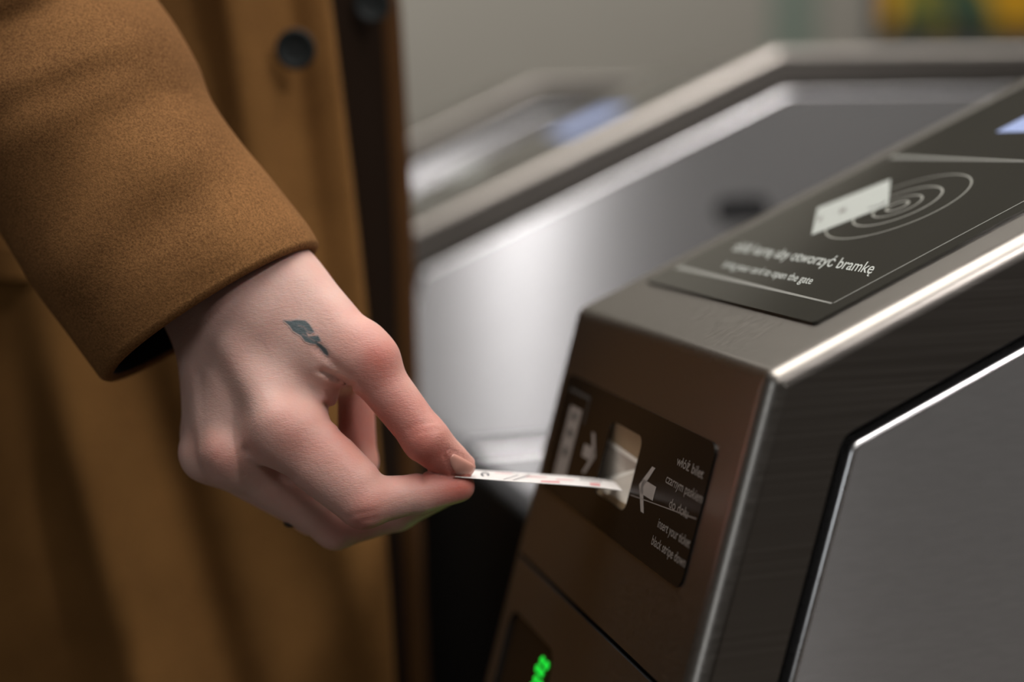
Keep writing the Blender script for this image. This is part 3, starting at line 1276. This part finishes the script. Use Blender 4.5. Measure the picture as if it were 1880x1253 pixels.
def near_disp(a, z):
    return fold(a, z) if -260 < a < -3 else 0.0


def near_sheet():
    verts, faces = [], []
    for z in zs:
        e = edge(z)
        pts = near_cols(z)
        for i, (a, b) in enumerate(pts):
            dd = fold(a, z) if 5 < i < 90 else 0.0
            verts.append(e + rx * a * .001 + fx * (b + dd) * .001)
    n = len(near_cols(zs[0]))
    for j in range(len(zs) - 1):
        for i in range(n - 1):
            faces.append((j * n + i, j * n + i + 1, (j + 1) * n + i + 1, (j + 1) * n + i))
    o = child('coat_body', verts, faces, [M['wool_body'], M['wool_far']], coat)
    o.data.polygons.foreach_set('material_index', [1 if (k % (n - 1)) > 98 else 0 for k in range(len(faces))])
    return o


near_sheet()
# dark garment inside the open front
sheet('shirt', lambda z: [(-14, 14), (-10, 26), (0, 38), (gap(z) * 500, 52), (gap(z) * 1000 - 8, 64), (gap(z) * 1000 - 2, 70)], zs, M['shirt'])


def make_button(px, py, d, rad, lean=0.0):
    c = at(px, py, d)
    nrm = -fx
    u_ = rx
    v_ = np.array([0, 0, 1.0])
    prof = [(0.0, 1.1), (.45, 1.1), (.62, 1.4), (.78, 2.2), (.90, 2.4), (.98, 1.9), (1.0, 1.0), (.96, .2), (.8, 0)]
    S = 40
    verts, faces = [c + nrm * prof[0][1] * .001], []
    for pr, h in prof[1:]:
        for i in range(S):
            a = 2 * math.pi * i / S
            verts.append(c + (u_ * math.cos(a) + v_ * math.sin(a)) * pr * rad + nrm * h * .001)
    for i in range(S):
        faces.append((0, 1 + i, 1 + (i + 1) % S))
    for j in range(len(prof) - 2):
        for i in range(S):
            b0, b1 = 1 + j * S, 1 + (j + 1) * S
            faces.append((b0 + i, b1 + i, b1 + (i + 1) % S, b0 + (i + 1) % S))
    o = child('button', verts, faces, M['button'], coat)
    # four thread holes
    for sx, sz in ((1, 1), (1, -1), (-1, 1), (-1, -1)):
        cc = c + u_ * sx * rad * .18 + v_ * sz * rad * .18 + nrm * 0.00125
        hv = [cc + (u_ * math.cos(2 * math.pi * i / 10) + v_ * math.sin(2 * math.pi * i / 10)) * rad * .085 for i in range(10)]
        child('button_hole', hv, [tuple(range(10))], M['black'], o)
    return o


make_button(543, 91, 0.7640, 0.0110)
make_button(684, 8, 0.8150, 0.0105)


def pocket():
    # slanted welt pocket half hidden behind the sleeve
    verts, faces = [], []
    pts = [(-260, 508), (70, 512)]
    n = 20
    for j, (dy, off) in enumerate(((0, -3.0), (0, 6), (4, 9), (60, 12), (64, 10), (64, -3))):
        for i in range(n + 1):
            t = i / n
            px = pts[0][0] + (pts[1][0] - pts[0][0]) * t
            py = pts[0][1] + (pts[1][1] - pts[0][1]) * t - 64 + dy
            w = at(px, py, 0.8)
            # drop onto the coat surface: same plan offset, folds included
            e = edge(w[2])
            a = float((w - e) @ rx) * 1000
            b = 0.00022 * a * a + fold(a, w[2])
            verts.append(e + rx * a * .001 + fx * (b - off) * .001)
    for j in range(5):
        for i in range(n):
            k = j * (n + 1) + i
            faces.append((k, k + 1, k + n + 2, k + n + 1))
    child('pocket_flap', verts, faces, M['wool_body'], coat, 50)


pocket()

# ------------------------------------------------------------------ the ticket
def make_ticket():
    # near and far long edges: photo pixels with world Y fixed
    yn, yf = NP[1] + 0.096, NP[1] + 0.126

    def hit(px, py, y):
        dr = at(px, py, 1.0) - CAMP
        return CAMP + dr * (y / dr[1])
    near = [hit(*p, yn) for p in ((835, 876), (900, 881.5), (960, 886), (1040, 891), (1100, 896), (1143, 902))]
    far = [hit(*p, yf) for p in ((846, 862.5), (900, 865.5), (960, 869.5), (1040, 875), (1095, 880.5), (1128, 885))]
    ts = [0, .22, .42, .66, .86, 1.0]
    root_p = (near[0] + far[0]) / 2
    NU, NV = 48, 10

    def S(s, t, off=0.0):
        p = spline(ts, near, s) * (1 - t) + spline(ts, far, s) * t
        return p + np.array([0, 0, off])
    verts, faces = [], []
    for lay in (0.00011, -0.00011):
        for i in range(NU + 1):
            for j in range(NV + 1):
                verts.append(S(i / NU, j / NV, lay) - root_p)
    nn = (NU + 1) * (NV + 1)
    for i in range(NU):
        for j in range(NV):
            k = i * (NV + 1) + j
            faces.append((k, k + NV + 1, k + NV + 2, k + 1))
            faces.append((nn + k, nn + k + 1, nn + k + NV + 2, nn + k + NV + 1))
    for i in range(NU):
        for j in (0, NV):
            k, k2 = i * (NV + 1) + j, (i + 1) * (NV + 1) + j
            faces.append((k, nn + k, nn + k2, k2) if j == 0 else (k, k2, nn + k2, nn + k))
    for j in range(NV):
        for i in (0, NU):
            k, k2 = i * (NV + 1) + j, i * (NV + 1) + j + 1
            faces.append((k, k2, nn + k2, nn + k) if i == 0 else (k, nn + k, nn + k2, k2))
    o = from_py('paper_ticket', verts, faces, M['paper'], None, 40)
    o.location = root_p
    tag(o, 'narrow white printed paper ticket pinched in the fingers entering the slot', 'ticket')

    def mark(quads, mat, name='printed_mark'):
        v, f = [], []
        for pts in quads:
            b = len(v)
            for s, t in pts:
                v.append(S(s, t, 0.00022) - root_p)
            f.append(tuple(range(b, b + len(pts))))
        from_py(name, v, f, mat, o)

    # round emblem: ring of quads near the thumb
    def ringq(s0, t0, rs, rt, w, a0=0, a1=360, n=20):
        q = []
        for k in range(n):
            a, b = R_(a0 + (a1 - a0) * k / n), R_(a0 + (a1 - a0) * (k + 1) / n)
            q.append([(s0 + rs * math.cos(a), t0 + rt * math.sin(a)), (s0 + rs * math.cos(b), t0 + rt * math.sin(b)),
                      (s0 + rs * w * math.cos(b), t0 + rt * w * math.sin(b)), (s0 + rs * w * math.cos(a), t0 + rt * w * math.sin(a))])
        return q
    mark(ringq(.185, .5, .030, .26, .55, -40, 250), M['ink_dark'], 'printed_emblem')
    mark([[(.30, .1), (.31, .1), (.40, .7), (.39, .7)], [(.36, .1), (.37, .1), (.47, .8), (.455, .8)]], M['ink_dark'])
    mark([[(.43, .55), (.55, .62), (.55, .70), (.43, .63)], [(.52, .1), (.62, .12), (.62, .30), (.52, .26)], [(.25, .75), (.36, .80), (.36, .86), (.25, .82)],
          [(.80, .15), (.87, .15), (.87, .45), (.80, .4)], [(.60, .45), (.70, .5), (.70, .58), (.60, .54)]], M['ink_pink'])
    mark([[(.74 + .022 * k, .62), (.752 + .022 * k, .62), (.752 + .022 * k, .82), (.74 + .022 * k, .82)] for k in range(7)], M['ink_dark'])
    return o


ticket = make_ticket()

# ------------------------------------------------------------------ the hall
def box_plane(name, pts, mat):
    o = from_py(name, pts, [tuple(range(len(pts)))], mat)
    tag(o, kind='structure')
    return o


X0, X1, Y0, Y1, H = -3.2, 5.0, -4.0, 5.2, 3.0
box_plane('floor', [(X0, Y0, 0), (X1, Y0, 0), (X1, Y1, 0), (X0, Y1, 0)], M['floor'])
box_plane('ceiling', [(X0, Y0, H), (X0, Y1, H), (X1, Y1, H), (X1, Y0, H)], M['ceiling'])
box_plane('wall_back', [(X0, Y1, 0), (X1, Y1, 0), (X1, Y1, H), (X0, Y1, H)], M['wall'])
box_plane('wall_left', [(X0, Y0, 0), (X0, Y1, 0), (X0, Y1, H), (X0, Y0, H)], M['wall_side'])
box_plane('wall_right', [(X1, Y1, 0), (X1, Y0, 0), (X1, Y0, H), (X1, Y1, H)], M['wall_side'])
box_plane('wall_front', [(X1, Y0, 0), (X0, Y0, 0), (X0, Y0, H), (X1, Y0, H)], M['wall_side'])


def hitY(px, py, y):
    dr = at(px, py, 1.0) - CAMP
    return CAMP + dr * (y / dr[1])


def slab(name, x0, x1, z0, z1, y0, y1, mat, parent=None, bev=0.004):
    bm = bmesh.new()
    bmesh.ops.create_cube(bm, size=1)
    for v in bm.verts:
        v.co = Vector((x0 if v.co.x < 0 else x1, y0 if v.co.y < 0 else y1, z0 if v.co.z < 0 else z1))
    bmesh.ops.bevel(bm, geom=bm.edges[:], offset=bev, segments=2, affect='EDGES', profile=0.5)
    return from_bm(name, bm, mat, parent)


# pilaster strip and pillar on the back wall
xa = hitY(1418, 60, Y1 - .02)[0]; xb = hitY(1500, 60, Y1 - .02)[0]; xc = hitY(1592, 60, Y1 - .02)[0]
tag(slab('trim_1', xa, xb, 0, H, Y1 - .02, Y1, M['wall_green']), kind='structure')
tag(slab('trim_2', xb + .002, xc, 0, H, Y1 - .06, Y1, M['wall']), kind='structure')


def poster_mat():
    m, nt, b = new_mat('glowing_poster_print')
    L = nt.links.new
    tc = N(nt, 'ShaderNodeTexCoord')
    mp = N(nt, 'ShaderNodeMapping')
    mp.inputs['Scale'].default_value = (4.5, 1, 2.2)
    nz = N(nt, 'ShaderNodeTexNoise', Scale=1.0, Detail=2.0)
    L(tc.outputs['Object'], mp.inputs['Vector'])
    L(mp.outputs[0], nz.inputs['Vector'])
    cr = N(nt, 'ShaderNodeValToRGB')
    els = cr.color_ramp.elements
    els[0].position = 0.36; els[0].color = lin(40, 70, 66)
    els[1].position = 0.66; els[1].color = lin(190, 132, 34)
    for p, c in ((0.43, lin(110, 112, 48)), (0.49, lin(176, 142, 34)), (0.56, lin(206, 158, 40))):
        e = els.new(p); e.color = c
    L(nz.outputs['Fac'], cr.inputs[0])
    L(cr.outputs[0], b.inputs['Base Color'])
    L(cr.outputs[0], b.inputs['Emission Color'])
    b.inputs['Emission Strength'].default_value = 0.3  # added glow, lifts the brightness of the print
    b.inputs['Roughness'].default_value = 0.4
    return m


p0 = hitY(1600, 40, Y1 - .05)
root = empty('advert_panel', (p0[0] + .9, Y1 - .03, 1.0))
tag(root, 'blurred yellow and green poster panel in a dark frame on the far wall', 'poster')
dx = -.9


def rel(o, r=root):
    o.location = -Vector(r.location)
    return o


def advert():
    x0, x1, z0, z1 = p0[0], p0[0] + 1.8, 1.30, 2.35
    fr_m = plain('dark_frame', lin(52, 58, 60), 0.5)
    rel(slab('frame', x0, x0 + .05, z0, z1, Y1 - .05, Y1 - .002, fr_m, root))
    rel(slab('frame', x1 - .05, x1, z0, z1, Y1 - .05, Y1 - .002, fr_m, root))
    rel(slab('frame', x0 + .051, x1 - .051, z1 - .05, z1, Y1 - .05, Y1 - .002, fr_m, root))
    rel(slab('frame', x0 + .051, x1 - .051, z0, z0 + .05, Y1 - .05, Y1 - .002, fr_m, root))
    rel(slab('printed_sheet', x0 + .051, x1 - .051, z0 + .051, z1 - .051, Y1 - .035, Y1 - .01, poster_mat(), root))


advert()


# ------------------------------------------------------------------ light
def area(name, loc, target, sx, sy_, power, col=(1, 1, 1), spread=180):
    ld = bpy.data.lights.new(name, 'AREA')
    ld.shape = 'RECTANGLE'
    ld.size, ld.size_y = sx, sy_
    ld.energy = power
    ld.color = col
    ld.spread = R_(spread)
    o = bpy.data.objects.new(name, ld)
    COL.objects.link(o)
    o.location = loc
    d = Vector(target) - Vector(loc)
    o.rotation_euler = d.to_track_quat('-Z', 'Y').to_euler()
    return o


area('ceiling_lamp_over_gate', (0.3, 0.4, 2.9), (0.3, 0.4, 0), 1.8, 1.8, 70, (1, 0.955, 0.92))
area('added_streak_spot', (1.30, -1.4, 2.9), (0.42, 1.15, 0.80), 0.14, 0.6, 2.6, (1, 0.96, 0.97), 28)  # unseen spot, added to draw the bright streak on the middle gate's panel
area('added_fill_front', (-0.5, -1.6, 2.9), (0, 0.4, 0.6), 0.8, 0.8, 11, (1, 0.96, 0.93))  # added fill for the coat front, no known fixture
area('added_fill_right', (2.9, -1.8, 2.9), (2.8, -1.5, 0), 1.2, 1.6, 7, (1, 0.96, 0.95))  # unseen source added to lift the near side panel to grey
area('added_fill_left', (-3.1, -1.3, 1.6), (0, 0.2, 1.2), 0.5, 0.9, 9, (0.9, 0.95, 1))  # no known lamp on this wall; added to brighten the gate's front edge
area('added_fill_lane', (2.1, 1.3, 2.9), (2.1, 1.3, 0), 0.9, 0.9, 20, (1, 0.96, 0.92))  # added so the middle gate's flat rim reflects something bright
area('added_fill_hall', (0.5, 3.2, 2.9), (0.5, 3.2, 0), 2.4, 0.5, 12, (1, 0.95, 0.88))  # hall fill, added to lighten the sloped gate tops
area('added_wall_fill', (1.2, 4.1, 2.85), (1.2, 5.2, 1.3), 4.0, 0.2, 27, (1, 0.98, 0.94))  # added to brighten the back wall while keeping light off the gates
gl_c = NP - np.array([0, 0, NZ]) + FR(165, 146, 6)
area('indicator_glow', gl_c, gl_c + fn, 0.03, 0.03, 0.006, (0.2, 1, 0.1))

w = bpy.data.worlds.new('world')
scene.world = w
w.use_nodes = True
w.node_tree.nodes['Background'].inputs[0].default_value = (0.5, 0.5, 0.5, 1)
w.node_tree.nodes['Background'].inputs[1].default_value = 0.03

scene.cycles.use_denoising = True
scene.view_settings.view_transform = 'Standard'
scene.view_settings.look = 'None'
scene.view_settings.exposure = 0.0
scene.view_settings.gamma = 1.0
